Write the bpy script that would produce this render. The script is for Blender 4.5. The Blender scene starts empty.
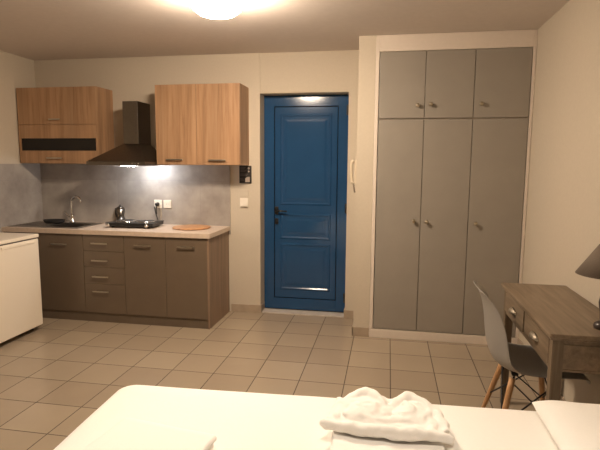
import bpy, bmesh, math, random
from mathutils import Vector, Matrix, noise

# ------------------------------------------------------------------ camera
scene = bpy.context.scene
COL = scene.collection
F_PX, YAW, PITCH, ROLL = 494.13, -0.176283, -0.122312, 0.0071864
CAM = Vector((2.4682, -2.93965, 1.5059))
cd = bpy.data.cameras.new('camera')
cam = bpy.data.objects.new('camera', cd)
COL.objects.link(cam)
fw = Vector((math.sin(YAW) * math.cos(PITCH), math.cos(YAW) * math.cos(PITCH), math.sin(PITCH)))
rt = Vector((math.cos(YAW), -math.sin(YAW), 0))
up = rt.cross(fw)
r2 = math.cos(ROLL) * rt + math.sin(ROLL) * up
u2 = -math.sin(ROLL) * rt + math.cos(ROLL) * up
mw = Matrix((r2, u2, -fw)).transposed().to_4x4()
mw.translation = CAM
cam.matrix_world = mw
cd.sensor_width = 36
cd.lens = F_PX / 600 * 36
cd.clip_start = 0.02
scene.camera = cam

# ------------------------------------------------------------------ light and exposure
world = bpy.data.worlds.new('world')
scene.world = world
world.use_nodes = True
world.node_tree.nodes['Background'].inputs[0].default_value = (0.02, 0.02, 0.025, 1)
world.node_tree.nodes['Background'].inputs[1].default_value = 0.3
vs = scene.view_settings
vs.view_transform = 'Standard'
vs.look = 'None'
vs.gamma = 1
vs.exposure = 0.0
vs.use_curve_mapping = False
LAMP_W = 212.0                      # emission strength of the ceiling dome
LAMP_COL = (1.0, 0.80, 0.60)
HOOD_W = 7.5                       # watts of the range hood lamp
BED_FILL_W = 82.0                  # added fill spot without a fixture, brightens the near half of the bed

def area(name, loc, size, power, col, rot=(0, 0, 0), shape='DISK'):
    l = bpy.data.lights.new(name, 'AREA')
    l.shape = shape
    l.size = size
    l.energy = power
    l.color = col
    o = bpy.data.objects.new(name, l)
    o.location = loc
    o.rotation_euler = rot
    COL.objects.link(o)
    return o

bl = bpy.data.lights.new('bed_fill', 'SPOT')  # added fill light above the bed, no lamp stands there
bl.energy = BED_FILL_W; bl.color = (1.0, .88, .72); bl.spot_size = math.radians(86); bl.spot_blend = .75; bl.shadow_soft_size = .10
blo = bpy.data.objects.new('bed_fill', bl)
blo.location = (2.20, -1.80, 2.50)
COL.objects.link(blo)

# ------------------------------------------------------------------ materials
def new_mat(name):
    m = bpy.data.materials.new(name)
    m.use_nodes = True
    nt = m.node_tree
    b = nt.nodes['Principled BSDF']
    return m, nt, b

def plain(name, col, rough=0.5, metal=0.0, spec=0.5, noise_amt=0.06, scale=30, bump=0.0, coat=0.0, emit=None):
    m, nt, b = new_mat(name)
    tc = nt.nodes.new('ShaderNodeTexCoord')
    nz = nt.nodes.new('ShaderNodeTexNoise')
    nz.inputs['Scale'].default_value = scale
    nz.inputs['Detail'].default_value = 4
    nt.links.new(tc.outputs['Object'], nz.inputs['Vector'])
    rp = nt.nodes.new('ShaderNodeValToRGB')
    lo = [max(0, c * (1 - noise_amt)) for c in col]
    hi = [min(1, c * (1 + noise_amt)) for c in col]
    rp.color_ramp.elements[0].position = .3
    rp.color_ramp.elements[1].position = .7
    rp.color_ramp.elements[0].color = (*lo, 1)
    rp.color_ramp.elements[1].color = (*hi, 1)
    nt.links.new(nz.outputs['Fac'], rp.inputs['Fac'])
    nt.links.new(rp.outputs['Color'], b.inputs['Base Color'])
    b.inputs['Roughness'].default_value = rough
    b.inputs['Metallic'].default_value = metal
    b.inputs['Specular IOR Level'].default_value = spec
    b.inputs['Coat Weight'].default_value = coat
    if bump:
        bp = nt.nodes.new('ShaderNodeBump')
        bp.inputs['Strength'].default_value = bump
        bp.inputs['Distance'].default_value = 0.01
        nt.links.new(nz.outputs['Fac'], bp.inputs['Height'])
        nt.links.new(bp.outputs['Normal'], b.inputs['Normal'])
    if emit:
        b.inputs['Emission Color'].default_value = (*emit[0], 1)
        b.inputs['Emission Strength'].default_value = emit[1]
    return m

def wood(name, c1, c2, c3, rough=0.45, grain=(26, 26, 1.2), axis_rot=(0, 0, 0), spec=0.4, contrast=1.0):
    """fine streaks running along local z (or turned by axis_rot)"""
    m, nt, b = new_mat(name)
    tc = nt.nodes.new('ShaderNodeTexCoord')
    mp = nt.nodes.new('ShaderNodeMapping')
    mp.inputs['Rotation'].default_value = axis_rot
    mp.inputs['Scale'].default_value = grain
    nt.links.new(tc.outputs['Object'], mp.inputs['Vector'])
    n1 = nt.nodes.new('ShaderNodeTexNoise')
    n1.inputs['Scale'].default_value = 1.0
    n1.inputs['Detail'].default_value = 8
    n1.inputs['Roughness'].default_value = .65
    n1.inputs['Distortion'].default_value = .4
    nt.links.new(mp.outputs['Vector'], n1.inputs['Vector'])
    rp = nt.nodes.new('ShaderNodeValToRGB')
    e = rp.color_ramp.elements
    e[0].position = .30; e[0].color = (*c1, 1)
    e[1].position = .72; e[1].color = (*c3, 1)
    k = e.new(.5); k.color = (*c2, 1)
    nt.links.new(n1.outputs['Fac'], rp.inputs['Fac'])
    n2 = nt.nodes.new('ShaderNodeTexNoise')
    n2.inputs['Scale'].default_value = .35
    n2.inputs['Detail'].default_value = 2
    nt.links.new(mp.outputs['Vector'], n2.inputs['Vector'])
    mx = nt.nodes.new('ShaderNodeMix')
    mx.data_type = 'RGBA'
    mx.blend_type = 'OVERLAY'
    mx.inputs[0].default_value = .45 * contrast
    nt.links.new(rp.outputs['Color'], mx.inputs[6])
    nt.links.new(n2.outputs['Color'], mx.inputs[7])
    hs = nt.nodes.new('ShaderNodeRGBToBW')
    nt.links.new(n2.outputs['Color'], hs.inputs[0])
    nt.links.new(hs.outputs[0], mx.inputs[7])
    nt.links.new(mx.outputs[2], b.inputs['Base Color'])
    b.inputs['Roughness'].default_value = rough
    b.inputs['Specular IOR Level'].default_value = spec
    bp = nt.nodes.new('ShaderNodeBump')
    bp.inputs['Strength'].default_value = .08
    bp.inputs['Distance'].default_value = .004
    nt.links.new(n1.outputs['Fac'], bp.inputs['Height'])
    nt.links.new(bp.outputs['Normal'], b.inputs['Normal'])
    return m

def tile_mat(name, tile, c1, c2, grout, gw, rough, plane='XY', offs=(0, 0), mott=0.5, bump=.5, spec=.5, blotch=3.0):
    m, nt, b = new_mat(name)
    L = nt.links.new
    tc = nt.nodes.new('ShaderNodeTexCoord')
    sp = nt.nodes.new('ShaderNodeSeparateXYZ')
    L(tc.outputs['Object'], sp.inputs[0])
    ax = {'XY': (0, 1), 'XZ': (0, 2), 'YZ': (1, 2)}[plane]
    masks = []
    cells = []
    for i, a in enumerate(ax):
        ad = nt.nodes.new('ShaderNodeMath'); ad.operation = 'ADD'; ad.inputs[1].default_value = offs[i]
        L(sp.outputs[a], ad.inputs[0])
        dv = nt.nodes.new('ShaderNodeMath'); dv.operation = 'DIVIDE'; dv.inputs[1].default_value = tile[i]
        L(ad.outputs[0], dv.inputs[0])
        fl = nt.nodes.new('ShaderNodeMath'); fl.operation = 'FLOOR'
        L(dv.outputs[0], fl.inputs[0]); cells.append(fl)
        fr = nt.nodes.new('ShaderNodeMath'); fr.operation = 'FRACT'
        L(dv.outputs[0], fr.inputs[0])
        sb = nt.nodes.new('ShaderNodeMath'); sb.operation = 'SUBTRACT'; sb.inputs[1].default_value = .5
        L(fr.outputs[0], sb.inputs[0])
        ab = nt.nodes.new('ShaderNodeMath'); ab.operation = 'ABSOLUTE'
        L(sb.outputs[0], ab.inputs[0])
        gt = nt.nodes.new('ShaderNodeMath'); gt.operation = 'GREATER_THAN'
        gt.inputs[1].default_value = .5 - gw / tile[i] / 2
        L(ab.outputs[0], gt.inputs[0]); masks.append(gt)
    mxm = nt.nodes.new('ShaderNodeMath'); mxm.operation = 'MAXIMUM'
    L(masks[0].outputs[0], mxm.inputs[0]); L(masks[1].outputs[0], mxm.inputs[1])
    cb = nt.nodes.new('ShaderNodeCombineXYZ')
    L(cells[0].outputs[0], cb.inputs[0]); L(cells[1].outputs[0], cb.inputs[1])
    wn = nt.nodes.new('ShaderNodeTexWhiteNoise')
    L(cb.outputs[0], wn.inputs['Vector'])
    nz = nt.nodes.new('ShaderNodeTexNoise')
    nz.inputs['Scale'].default_value = blotch
    nz.inputs['Detail'].default_value = 7
    nz.inputs['Roughness'].default_value = .6
    L(tc.outputs['Object'], nz.inputs['Vector'])
    av = nt.nodes.new('ShaderNodeMix'); av.data_type = 'FLOAT'; av.inputs[0].default_value = mott
    L(wn.outputs['Value'], av.inputs[2]); L(nz.outputs['Fac'], av.inputs[3])
    rp = nt.nodes.new('ShaderNodeValToRGB')
    rp.color_ramp.elements[0].position = .25; rp.color_ramp.elements[0].color = (*c1, 1)
    rp.color_ramp.elements[1].position = .75; rp.color_ramp.elements[1].color = (*c2, 1)
    L(av.outputs[0], rp.inputs['Fac'])
    mx = nt.nodes.new('ShaderNodeMix'); mx.data_type = 'RGBA'
    L(mxm.outputs[0], mx.inputs[0]); L(rp.outputs['Color'], mx.inputs[6])
    mx.inputs[7].default_value = (*grout, 1)
    L(mx.outputs[2], b.inputs['Base Color'])
    rr = nt.nodes.new('ShaderNodeMix'); rr.data_type = 'FLOAT'
    rr.inputs[2].default_value = rough; rr.inputs[3].default_value = .9
    L(mxm.outputs[0], rr.inputs[0]); L(rr.outputs[0], b.inputs['Roughness'])
    b.inputs['Specular IOR Level'].default_value = spec
    iv = nt.nodes.new('ShaderNodeMath'); iv.operation = 'SUBTRACT'; iv.inputs[0].default_value = 1
    L(mxm.outputs[0], iv.inputs[1])
    bp = nt.nodes.new('ShaderNodeBump'); bp.inputs['Strength'].default_value = bump; bp.inputs['Distance'].default_value = .002
    L(iv.outputs[0], bp.inputs['Height']); L(bp.outputs['Normal'], b.inputs['Normal'])
    return m

M = {}
M['wall'] = plain('wall_paint', (.575, .51, .415), .85, noise_amt=.02, scale=60, bump=.05, spec=.2)
M['ceiling'] = plain('ceiling_paint', (.68, .62, .575), .9, noise_amt=.02, scale=20, spec=.1)
TS = .315
M['floor'] = tile_mat('floor_tile', (TS, TS), (.335, .27, .20), (.385, .315, .232), (.07, .05, .035), .006, .24, spec=.5)
M['skirt'] = plain('skirting_tile', (.40, .32, .24), .35, noise_amt=.08, scale=14)
M['backsplash'] = tile_mat('concrete_tile', (.9, .45), (.25, .222, .198), (.47, .43, .39), (.30, .28, .27), .003, .42, plane='XZ',
                           offs=(.3, .02), mott=.85, bump=.2, blotch=4.5)
M['backsplash_side'] = tile_mat('concrete_tile_side', (.9, .45), (.25, .222, .198), (.47, .43, .39), (.30, .28, .27), .003, .42,
                                plane='YZ', offs=(.0, .02), mott=.85, bump=.2, blotch=4.5)
M['oak'] = wood('oak_laminate', (.26, .150, .080), (.375, .222, .123), (.46, .292, .172), grain=(22, 22, 1.1))
M['oak_h'] = wood('oak_laminate_rail', (.26, .150, .080), (.375, .222, .123), (.46, .292, .172), grain=(22, 22, 1.1))
M['side_oak'] = wood('grey_oak_panel', (.165, .11, .075), (.235, .16, .11), (.29, .20, .14), grain=(45, 45, 1.5))
M['taupe'] = plain('taupe_gloss_front', (.152, .113, .079), .30, noise_amt=.03, scale=8, coat=.15)
M['plinth'] = plain('taupe_plinth', (.14, .105, .075), .45, noise_amt=.05, scale=12)
M['worktop'] = plain('pale_laminate', (.62, .50, .40), .35, noise_amt=.07, scale=45)
M['carcass'] = plain('carcass', (.16, .115, .08), .6)
M['dark'] = plain('dark_gap', (.02, .018, .016), .6)
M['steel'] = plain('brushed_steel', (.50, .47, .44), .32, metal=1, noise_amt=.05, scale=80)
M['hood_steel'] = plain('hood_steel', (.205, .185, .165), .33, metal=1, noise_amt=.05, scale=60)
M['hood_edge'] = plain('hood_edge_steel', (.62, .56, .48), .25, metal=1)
M['pot_steel'] = plain('dull_pot_steel', (.20, .185, .17), .3, metal=1)
M['chrome'] = plain('chrome', (.75, .73, .70), .10, metal=1, noise_amt=.01)
M['satin'] = plain('satin_handle', (.52, .48, .42), .35, metal=1)
M['sink'] = plain('sink_steel', (.33, .31, .29), .3, metal=1, noise_amt=.06, scale=90)
M['black'] = plain('black_enamel', (.014, .014, .015), .28)
M['black_matte'] = plain('black_matte', (.018, .017, .017), .6)
M['iron'] = plain('cast_iron_plate', (.10, .095, .09), .38, metal=.6)
M['niche'] = plain('smoked_glass', (.010, .009, .009), .16, spec=.35)
M['white_plastic'] = plain('white_plastic', (.80, .74, .64), .35, noise_amt=.01)
M['cream'] = plain('cream_plastic', (.60, .52, .40), .4, noise_amt=.01)
M['fridge'] = plain('fridge_enamel', (.82, .74, .62), .32, noise_amt=.01, bump=.02, scale=200)
M['blue'] = plain('blue_gloss_paint', (.016, .066, .165), .13, noise_amt=.04, scale=5, coat=0)
M['threshold'] = plain('marble_threshold', (.55, .50, .45), .3, noise_amt=.12, scale=20)
M['sage'] = plain('sage_grey_paint', (.305, .277, .240), .42, noise_amt=.03, scale=6)
M['frame_white'] = plain('white_painted_wood', (.72, .64, .56), .45, noise_amt=.02)
M['knob'] = plain('antique_knob', (.50, .44, .34), .28, metal=1)
M['desk'] = wood('driftwood', (.135, .098, .064), (.205, .152, .103), (.27, .205, .14), rough=.4, grain=(30, 2.2, 30), contrast=1.2)
M['desk_leg'] = wood('driftwood_leg', (.11, .08, .052), (.175, .13, .086), (.235, .178, .12), rough=.45, grain=(40, 40, 2.5), contrast=1.2)
M['pewter'] = plain('pewter_pull', (.40, .35, .28), .5, metal=1, noise_amt=.2)
M['shell'] = plain('grey_plastic_shell', (.30, .285, .265), .4, noise_amt=.01)
M['beech'] = wood('beech_leg', (.42, .23, .10), (.54, .31, .15), (.62, .38, .2), grain=(60, 60, 3))
M['linen'] = plain('white_linen', (.92, .90, .86), .9, noise_amt=.01, scale=120, bump=.06, spec=.1)
M['terry'] = plain('white_terry', (.93, .90, .86), .95, noise_amt=.02, scale=300, bump=.08, spec=.05)
M['mattress'] = plain('mattress_ticking', (.70, .66, .60), .9)
M['bedwood'] = wood('bed_wood', (.2, .12, .07), (.28, .18, .1), (.34, .23, .14))
M['shade'] = plain('grey_lamp_shade', (.17, .135, .105), .85, noise_amt=.06, scale=150, bump=.1)
M['lamp_base'] = plain('dark_lamp_base', (.06, .045, .04), .35)
M['board'] = wood('cork_brown_board', (.36, .17, .07), (.50, .26, .12), (.58, .33, .16), grain=(25, 5, 25))
M['notice'] = plain('black_notice', (.02, .016, .014), .5)
M['print_white'] = plain('printed_white', (.36, .30, .25), .6)
M['print_dim'] = plain('printed_grey', (.12, .10, .09), .6)
M['socket_dark'] = plain('socket_hole', (.25, .2, .15), .5)
M['glass_on'] = plain('lit_opal_glass', (.9, .9, .88), .3, emit=(LAMP_COL, LAMP_W))
M['lamp_on'] = plain('lit_hood_lens', (.9, .9, .9), .3, emit=((1.0, .95, .88), 40.0))
M['cord_white'] = plain('cream_cord', (.62, .52, .38), .5)
M['grey_seal'] = plain('grey_seal', (.10, .085, .075), .6)

# ------------------------------------------------------------------ mesh helpers
def bx(bm, lo, hi, bev=0.0, seg=2, mi=0):
    lo = Vector(lo); hi = Vector(hi)
    r = bmesh.ops.create_cube(bm, size=1)
    vs_ = r['verts']
    c = (lo + hi) / 2; s = hi - lo
    for v in vs_:
        v.co = Vector((v.co.x * s.x, v.co.y * s.y, v.co.z * s.z)) + c
    faces = list({f for v in vs_ for f in v.link_faces})
    for f in faces: f.material_index = mi
    if bev > 0:
        ed = list({e for v in vs_ for e in v.link_edges})
        bmesh.ops.bevel(bm, geom=ed, offset=min(bev, min(s) * .45), segments=seg, affect='EDGES', profile=.5)
    return bm

def lathe(bm, prof, c=(0, 0, 0), seg=28, axis='Z', mi=0):
    """prof: list of (r, h); closed at ends if r==0"""
    c = Vector(c)
    def P(r, h, a):
        x, y = r * math.cos(a), r * math.sin(a)
        if axis == 'Z': return c + Vector((x, y, h))
        if axis == 'Y': return c + Vector((x, h, y))
        return c + Vector((h, x, y))
    rings = []
    for r, h in prof:
        if r < 1e-6: rings.append([bm.verts.new(P(0, h, 0))])
        else: rings.append([bm.verts.new(P(r, h, 2 * math.pi * i / seg)) for i in range(seg)])
    for a, b in zip(rings, rings[1:]):
        for i in range(seg):
            j = (i + 1) % seg
            try:
                if len(a) == 1 and len(b) == 1: continue
                if len(a) == 1: f = bm.faces.new((a[0], b[i], b[j]))
                elif len(b) == 1: f = bm.faces.new((a[i], a[j], b[0]))
                else: f = bm.faces.new((a[i], a[j], b[j], b[i]))
                f.material_index = mi; f.smooth = True
            except ValueError: pass
    if len(rings[0]) > 1: bm.faces.new(rings[0])
    if len(rings[-1]) > 1: bm.faces.new(rings[-1])
    return bm

def tube(bm, pts, r, seg=10, mi=0):
    pts = [Vector(p) for p in pts]
    n = len(pts)
    rad = r if isinstance(r, (list, tuple)) else [r] * n
    rings = []
    prev = None
    for i, p in enumerate(pts):
        t = (pts[min(i + 1, n - 1)] - pts[max(i - 1, 0)]).normalized()
        if prev is None:
            a = t.orthogonal().normalized()
        else:
            a = (prev - t * prev.dot(t)).normalized()
        prev = a
        b = t.cross(a)
        rings.append([bm.verts.new(p + rad[i] * (math.cos(2 * math.pi * k / seg) * a + math.sin(2 * math.pi * k / seg) * b)) for k in range(seg)])
    for A, B in zip(rings, rings[1:]):
        for k in range(seg):
            f = bm.faces.new((A[k], A[(k + 1) % seg], B[(k + 1) % seg], B[k]))
            f.smooth = True; f.material_index = mi
    bm.faces.new(rings[0]); bm.faces.new(rings[-1])
    return bm

def prism(bm, poly, axis, a, b, mi=0):
    """poly in the two other axes (order x,y,z minus axis), extruded from a to b"""
    def P(p, h):
        q = list(p); q.insert(axis, h); return Vector(q)
    A = [bm.verts.new(P(p, a)) for p in poly]
    B = [bm.verts.new(P(p, b)) for p in poly]
    n = len(poly)
    bm.faces.new(A).material_index = mi; bm.faces.new(B).material_index = mi
    for i in range(n):
        bm.faces.new((A[i], A[(i + 1) % n], B[(i + 1) % n], B[i])).material_index = mi
    return bm

def smooth_path(pts, n=8):
    pts = [Vector(p) for p in pts]
    out = []
    P = [pts[0]] + pts + [pts[-1]]
    for i in range(1, len(P) - 2):
        for k in range(n):
            t = k / n
            a, b, c, d = P[i - 1], P[i], P[i + 1], P[i + 2]
            out.append(.5 * ((2 * b) + (c - a) * t + (2 * a - 5 * b + 4 * c - d) * t * t + (3 * b - a - 3 * c + d) * t ** 3))
    out.append(pts[-1])
    return out

def obj(name, bm, mat, parent=None, smooth=False, origin=None):
    """link bm as one mesh; coordinates are parent-local"""
    bmesh.ops.recalc_face_normals(bm, faces=bm.faces)
    me = bpy.data.meshes.new(name)
    if origin is not None:
        bmesh.ops.translate(bm, verts=bm.verts, vec=-Vector(origin))
    bm.to_mesh(me); bm.free()
    for mt in (mat if isinstance(mat, (list, tuple)) else [mat]):
        me.materials.append(mt)
    if smooth:
        for p in me.polygons: p.use_smooth = True
    o = bpy.data.objects.new(name, me)
    if origin is not None: o.location = origin
    COL.objects.link(o)
    if parent is not None: o.parent = parent
    return o

def tag(o, label, cat, group=None):
    o['label'] = label; o['category'] = cat
    if group: o['group'] = group
    return o

def thing(name, label, cat, loc=(0, 0, 0), rotz=0, group=None):
    o = bpy.data.objects.new(name, None)
    o.empty_display_size = .1
    COL.objects.link(o)
    o.location = loc; o.rotation_euler = (0, 0, rotz)
    return tag(o, label, cat, group)

def struct(name, bm, mat, parent=None, label=None):
    o = obj(name, bm, mat, parent)
    if parent is None: o['kind'] = 'structure'
    if label: o['label'] = label; o['category'] = name.split('_')[0]
    return o

def B(): return bmesh.new()

# ------------------------------------------------------------------ the room
XL, XR, YB, YF, H = -1.20, 3.575, 1.80, -4.90, 2.558
DX0, DX1, DZ = 1.222, 2.079, 2.183         # door opening
YD = 1.957                                  # door plane
struct('floor', bx(B(), (XL - .15, YF - .15, -.1), (XR + .15, YD + .25, 0)), M['floor'], label='beige square ceramic tile floor with dark joints')
struct('ceiling', bx(B(), (XL - .15, YF - .15, H), (XR + .15, YD + .25, H + .1)), M['ceiling'], label='plain painted white ceiling')
struct('wall_left', bx(B(), (XL - .15, YF - .15, 0), (XL, YD + .25, H)), M['wall'], label='left painted wall beside the kitchen corner')
struct('wall_right', bx(B(), (XR, YF - .15, 0), (XR + .15, YD + .25, H)), M['wall'], label='right painted wall beside desk and wardrobe')
struct('wall_front', bx(B(), (XL, YF - .15, 0), (XR, YF, H)), M['wall'], label='painted wall behind the viewpoint')
bm = B()
bx(bm, (XL, YB, 0), (DX0, YD + .25, H))
bx(bm, (DX1, YB, 0), (XR, YD + .25, H))
bx(bm, (DX0, YB + .012, DZ), (DX1, YD + .25, H))
bx(bm, (DX0, YD + .09, 0), (DX1, YD + .25, DZ))
struct('wall_back', bm, M['wall'], label='back painted wall holding the blue door')
PX0, PX1, PY = 2.196, 2.334, 1.312
struct('wall_pier', bx(B(), (PX0, PY, 0), (PX1, YB, H)), M['wall'], label='narrow wall pier between blue door and wardrobe')
struct('trim_1', bx(B(), (XL, YB - .010, .80), (.915, YB, 1.490)), M['backsplash'], label='grey concrete look tile backsplash on back wall')
struct('trim_2', bx(B(), (XL, .35, .80), (XL + .010, YB - .0102, 1.490)), M['backsplash_side'], label='grey concrete look tile backsplash on left wall')
SK = .082
bm = B()
bx(bm, (.915, YB - .010, 0), (DX0 + .010, YB, SK), .002)
bx(bm, (DX0, YB, 0), (DX0 + .010, YD - .02, SK), .002)
struct('baseboard_back', bm, M['skirt'], label='beige tile baseboard left of the blue door')
bm = B()
bx(bm, (DX1 - .010, YB, 0), (DX1, YD - .02, SK), .002)
bx(bm, (DX1 - .010, YB - .010, 0), (PX0 - .010, YB, SK), .002)
bx(bm, (PX0 - .010, PY - .010, 0), (PX0, YB, SK), .002)
bx(bm, (PX0 - .010, PY - .010, 0), (PX1, PY, SK), .002)
struct('baseboard_right', bm, M['skirt'], label='beige tile baseboard around the wall pier')
bm = B()
bx(bm, (XR - .010, YF, 0), (XR, 1.30, SK), .002)
struct('baseboard_side', bm, M['skirt'], label='beige tile baseboard along right wall')
struct('trim_3', bx(B(), (DX0 + .011, YB + .01, 0), (DX1 - .011, YD - .021, .012), .003), M['threshold'], label='pale marble threshold below the blue door')

# ------------------------------------------------------------------ blue entrance door
door = thing('door_1', 'glossy blue panelled entrance door with black handle', 'door', (DX0, YD, .012))
door['kind'] = 'structure'
W, HH = DX1 - DX0 - .004, DZ - .016
SW = .105
bm = B()
y0, y1 = 0, .06
bx(bm, (.002, y0, 0), (SW, y1, HH), .0012)
bx(bm, (W - SW, y0, 0), (W, y1, HH), .0012)
bx(bm, (SW, y0, HH - SW), (W - SW, y1, HH), .0012)
bx(bm, (SW, y0, 0), (W - SW, y1, .115), .0012)
obj('door_frame', bm, M['blue'], door)
lw0, lw1 = SW + .008, W - SW - .008
bm = B()
bx(bm, (lw0, .004, .123), (lw1, .05, HH - SW - .008), .002)
leaf = obj('door_leaf', bm, M['blue'], door)
obj('door_seal', bx(B(), (SW - .02, .052, .1), (W - SW + .02, .058, HH - SW + .01)), M['black_matte'], door)
def panel(z0, z1, parent):
    bm = B()
    x0, x1 = lw0 + .055, lw1 - .055
    # raised moulding ring and a raised field with sloped edges
    t = .028
    prof = [(0, .004), (.006, -.003), (.016, -.003), (.026, .003)]
    rings = []
    for d, y in prof:
        rings.append([bm.verts.new((x0 + d, y, z0 + d)), bm.verts.new((x1 - d, y, z0 + d)), bm.verts.new((x1 - d, y, z1 - d)), bm.verts.new((x0 + d, y, z1 - d))])
    for a in (.050, ):
        rings.append([bm.verts.new((x0 + a, .003, z0 + a)), bm.verts.new((x1 - a, .003, z0 + a)), bm.verts.new((x1 - a, .003, z1 - a)), bm.verts.new((x0 + a, .003, z1 - a))])
    a = .072
    rings.append([bm.verts.new((x0 + a, -.001, z0 + a)), bm.verts.new((x1 - a, -.001, z0 + a)), bm.verts.new((x1 - a, -.001, z1 - a)), bm.verts.new((x0 + a, -.001, z1 - a))])
    for A, Bq in zip(rings, rings[1:]):
        for i in range(4):
            bm.faces.new((A[i], A[(i + 1) % 4], Bq[(i + 1) % 4], Bq[i]))
    bm.faces.new(rings[-1])
    back = [bm.verts.new((v.co.x, .006, v.co.z)) for v in rings[0]]
    bm.faces.new(back)
    for i in range(4): bm.faces.new((rings[0][i], rings[0][(i + 1) % 4], back[(i + 1) % 4], back[i]))
    return obj('door_panel', bm, M['blue'], parent)
panel(1.085, HH - SW - .075, leaf)
panel(.735, .995, leaf)
panel(.205, .690, leaf)
bm = B()
lathe(bm, [(0, -.052), (.012, -.050), (.012, -.012), (.024, -.010), (.024, -.0005), (0, -.0005)], (.131, .004, 1.025), 18, 'Y')
tube(bm, [(.131, -.044, 1.025), (.18, -.046, 1.025), (.245, -.044, 1.022)], [.010, .009, .008], 10)
bx(bm, (.112, -.008, .985), (.150, .0035, 1.065), .006)
obj('door_handle', bm, M['black'], door)
bm = B()
bx(bm, (.112, -.008, .885), (.150, .0035, .945), .012, 3)
lathe(bm, [(0, -.022), (.010, -.021), (.010, -.006), (0, -.006)], (.131, .0, .915), 14, 'Y')
obj('lock', bm, M['black'], door)
for z in (.15, 1.06, 2.02):
    bm = B()
    lathe(bm, [(0, -.05), (.009, -.048), (.009, .048), (0, .05)], (W - .012, -.010, z), 12)
    bx(bm, (W - .028, -.006, z - .048), (W - .001, -.0005, z + .048), .002)
    obj('hinge', bm, M['black'], door)

# ------------------------------------------------------------------ wardrobe
WY = 1.300
war = thing('wardrobe', 'tall built-in wardrobe with sage grey doors in white frame', 'wardrobe', (PX1 + .002, WY, 0))
wx = lambda x: x - PX1 - .002
bm = B()
WX0, WX1 = PX1 + .002, XR - .002
bx(bm, (wx(WX0), 0, .078), (wx(2.366), .46, H - .002), .003)
bx(bm, (wx(3.549), 0, .078), (wx(WX1), .46, H - .002), .003)
bx(bm, (wx(2.366), 0, 2.426), (wx(3.549), .46, H - .002), .003)
bx(bm, (wx(2.366), .022, 1.878), (wx(3.549), .46, 1.894))
bx(bm, (wx(2.366), .45, .078), (wx(3.549), .47, 2.426))
obj('wardrobe_frame', bm, M['frame_white'], war)
bm = B()
bx(bm, (wx(WX0), -.004, .0005), (wx(WX1), .46, .077), .003)
obj('plinth', bm, M['frame_white'], war)
for x in (2.7435, 3.127):
    obj('divider', bx(B(), (wx(x) - .009, .026, .08), (wx(x) + .009, .44, 2.424)), M['carcass'], war)
xs = [2.369, 2.740, 3.123, 3.546]
for (za, zb, kz) in ((.083, 1.880, (1.040, 1.036, 1.030)), (1.889, 2.423, (1.992, 1.996, 1.996))):
    for i in range(3):
        d = obj('door', bx(B(), (wx(xs[i]) + .0025, .001, za), (wx(xs[i + 1]) - .0025, .020, zb), .002), M['sage'], war)
        kx = (2.683, 2.789, 3.180)[i]
        bm = B()
        lathe(bm, [(0, -.036), (.010, -.035), (.0155, -.029), (.0165, -.023), (.013, -.016), (.007, -.012), (.006, -.006), (.011, -.003), (.011, .0008), (0, .0008)],
              (wx(kx), 0, kz[i]), 20, 'Y')
        obj('knob', bm, M['knob'], d)

# ------------------------------------------------------------------ kitchen base units
CY = 1.217                                # front plane of the doors
WTZ0, WTZ1 = .842, .883
def pull(bm, xc, z, y, w=.168):
    bx(bm, (xc - w / 2, y - .024, z - .007), (xc + w / 2, y - .018, z + .007), .002)
    for s in (-1, 1):
        bx(bm, (xc + s * (w / 2 - .02) - .005, y - .019, z - .005), (xc + s * (w / 2 - .02) + .005, y + .0005, z + .005))
    return bm
def front(root, name, x0, x1, z0, z1, hx, hz, mat='taupe', hw=.168, y=CY):
    ox, oy, oz = root.location
    d = obj(name, bx(B(), (x0 + .0018 - ox, y - oy, z0 + .0015 - oz), (x1 - .0018 - ox, y + .018 - oy, z1 - .0015 - oz), .0015), M[mat], root)
    if hx is not None:
        obj('handle', pull(B(), hx - ox, hz - oz, y - oy, hw), M['satin'], d)
    return d
def carcass(root, x0, x1, z0, z1, y0, y1, mat='carcass'):
    ox, oy, oz = root.location
    bm = B()
    t = .016
    x0 -= ox; x1 -= ox; y0 -= oy; y1 -= oy; z0 -= oz; z1 -= oz
    bx(bm, (x0, y0, z0), (x0 + t, y1, z1)); bx(bm, (x1 - t, y0, z0), (x1, y1, z1))
    bx(bm, (x0 + t, y0, z0), (x1 - t, y1, z0 + t)); bx(bm, (x0 + t, y0, z1 - t), (x1 - t, y1, z1))
    bx(bm, (x0 + t, y1 - .01, z0 + t), (x1 - t, y1, z1 - t))
    return obj('body', bm, M[mat], root)
KB, KT = .088, .840
YK = YB - .0115
X_A, X_B, X_C, X_D = -1.188, -.344, .0735, .898
s = thing('sink_cabinet', 'taupe base cabinet under the sink, beside the white fridge', 'cabinet', (X_A, CY, KB))
ox, oy, oz = s.location
bm = B()
t = .016
bx(bm, (0, .0185, 0), (t, YK - CY, KT - KB - .001)); bx(bm, (X_B - X_A - .001 - t, .0185, 0), (X_B - X_A - .001, YK - CY, KT - KB - .001))
bx(bm, (t, .0185, 0), (X_B - X_A - .001 - t, YK - CY, t)); bx(bm, (t, YK - CY - .01, t), (X_B - X_A - .001 - t, YK - CY, .5))
obj('body', bm, M['carcass'], s)
front(s, 'door', X_A, -.822, KB, KT, None, None)
front(s, 'door', -.822, X_B, KB, KT, -.583, .741)
dc = thing('drawer_cabinet', 'narrow taupe base cabinet with four drawers', 'cabinet', (X_B, CY, KB))
carcass(dc, X_B, X_C - .001, KB, KT - .001, CY + .0185, YK)
for z0, z1, hz in ((.684, KT, .760), (.532, .684, .598), (.373, .532, .444), (KB, .373, .301)):
    front(dc, 'drawer', X_B, X_C, z0, z1, -.168, hz)
bc = thing('base_cabinet', 'taupe two-door base cabinet with wood grain end panel', 'cabinet', (X_C, CY, KB))
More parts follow.
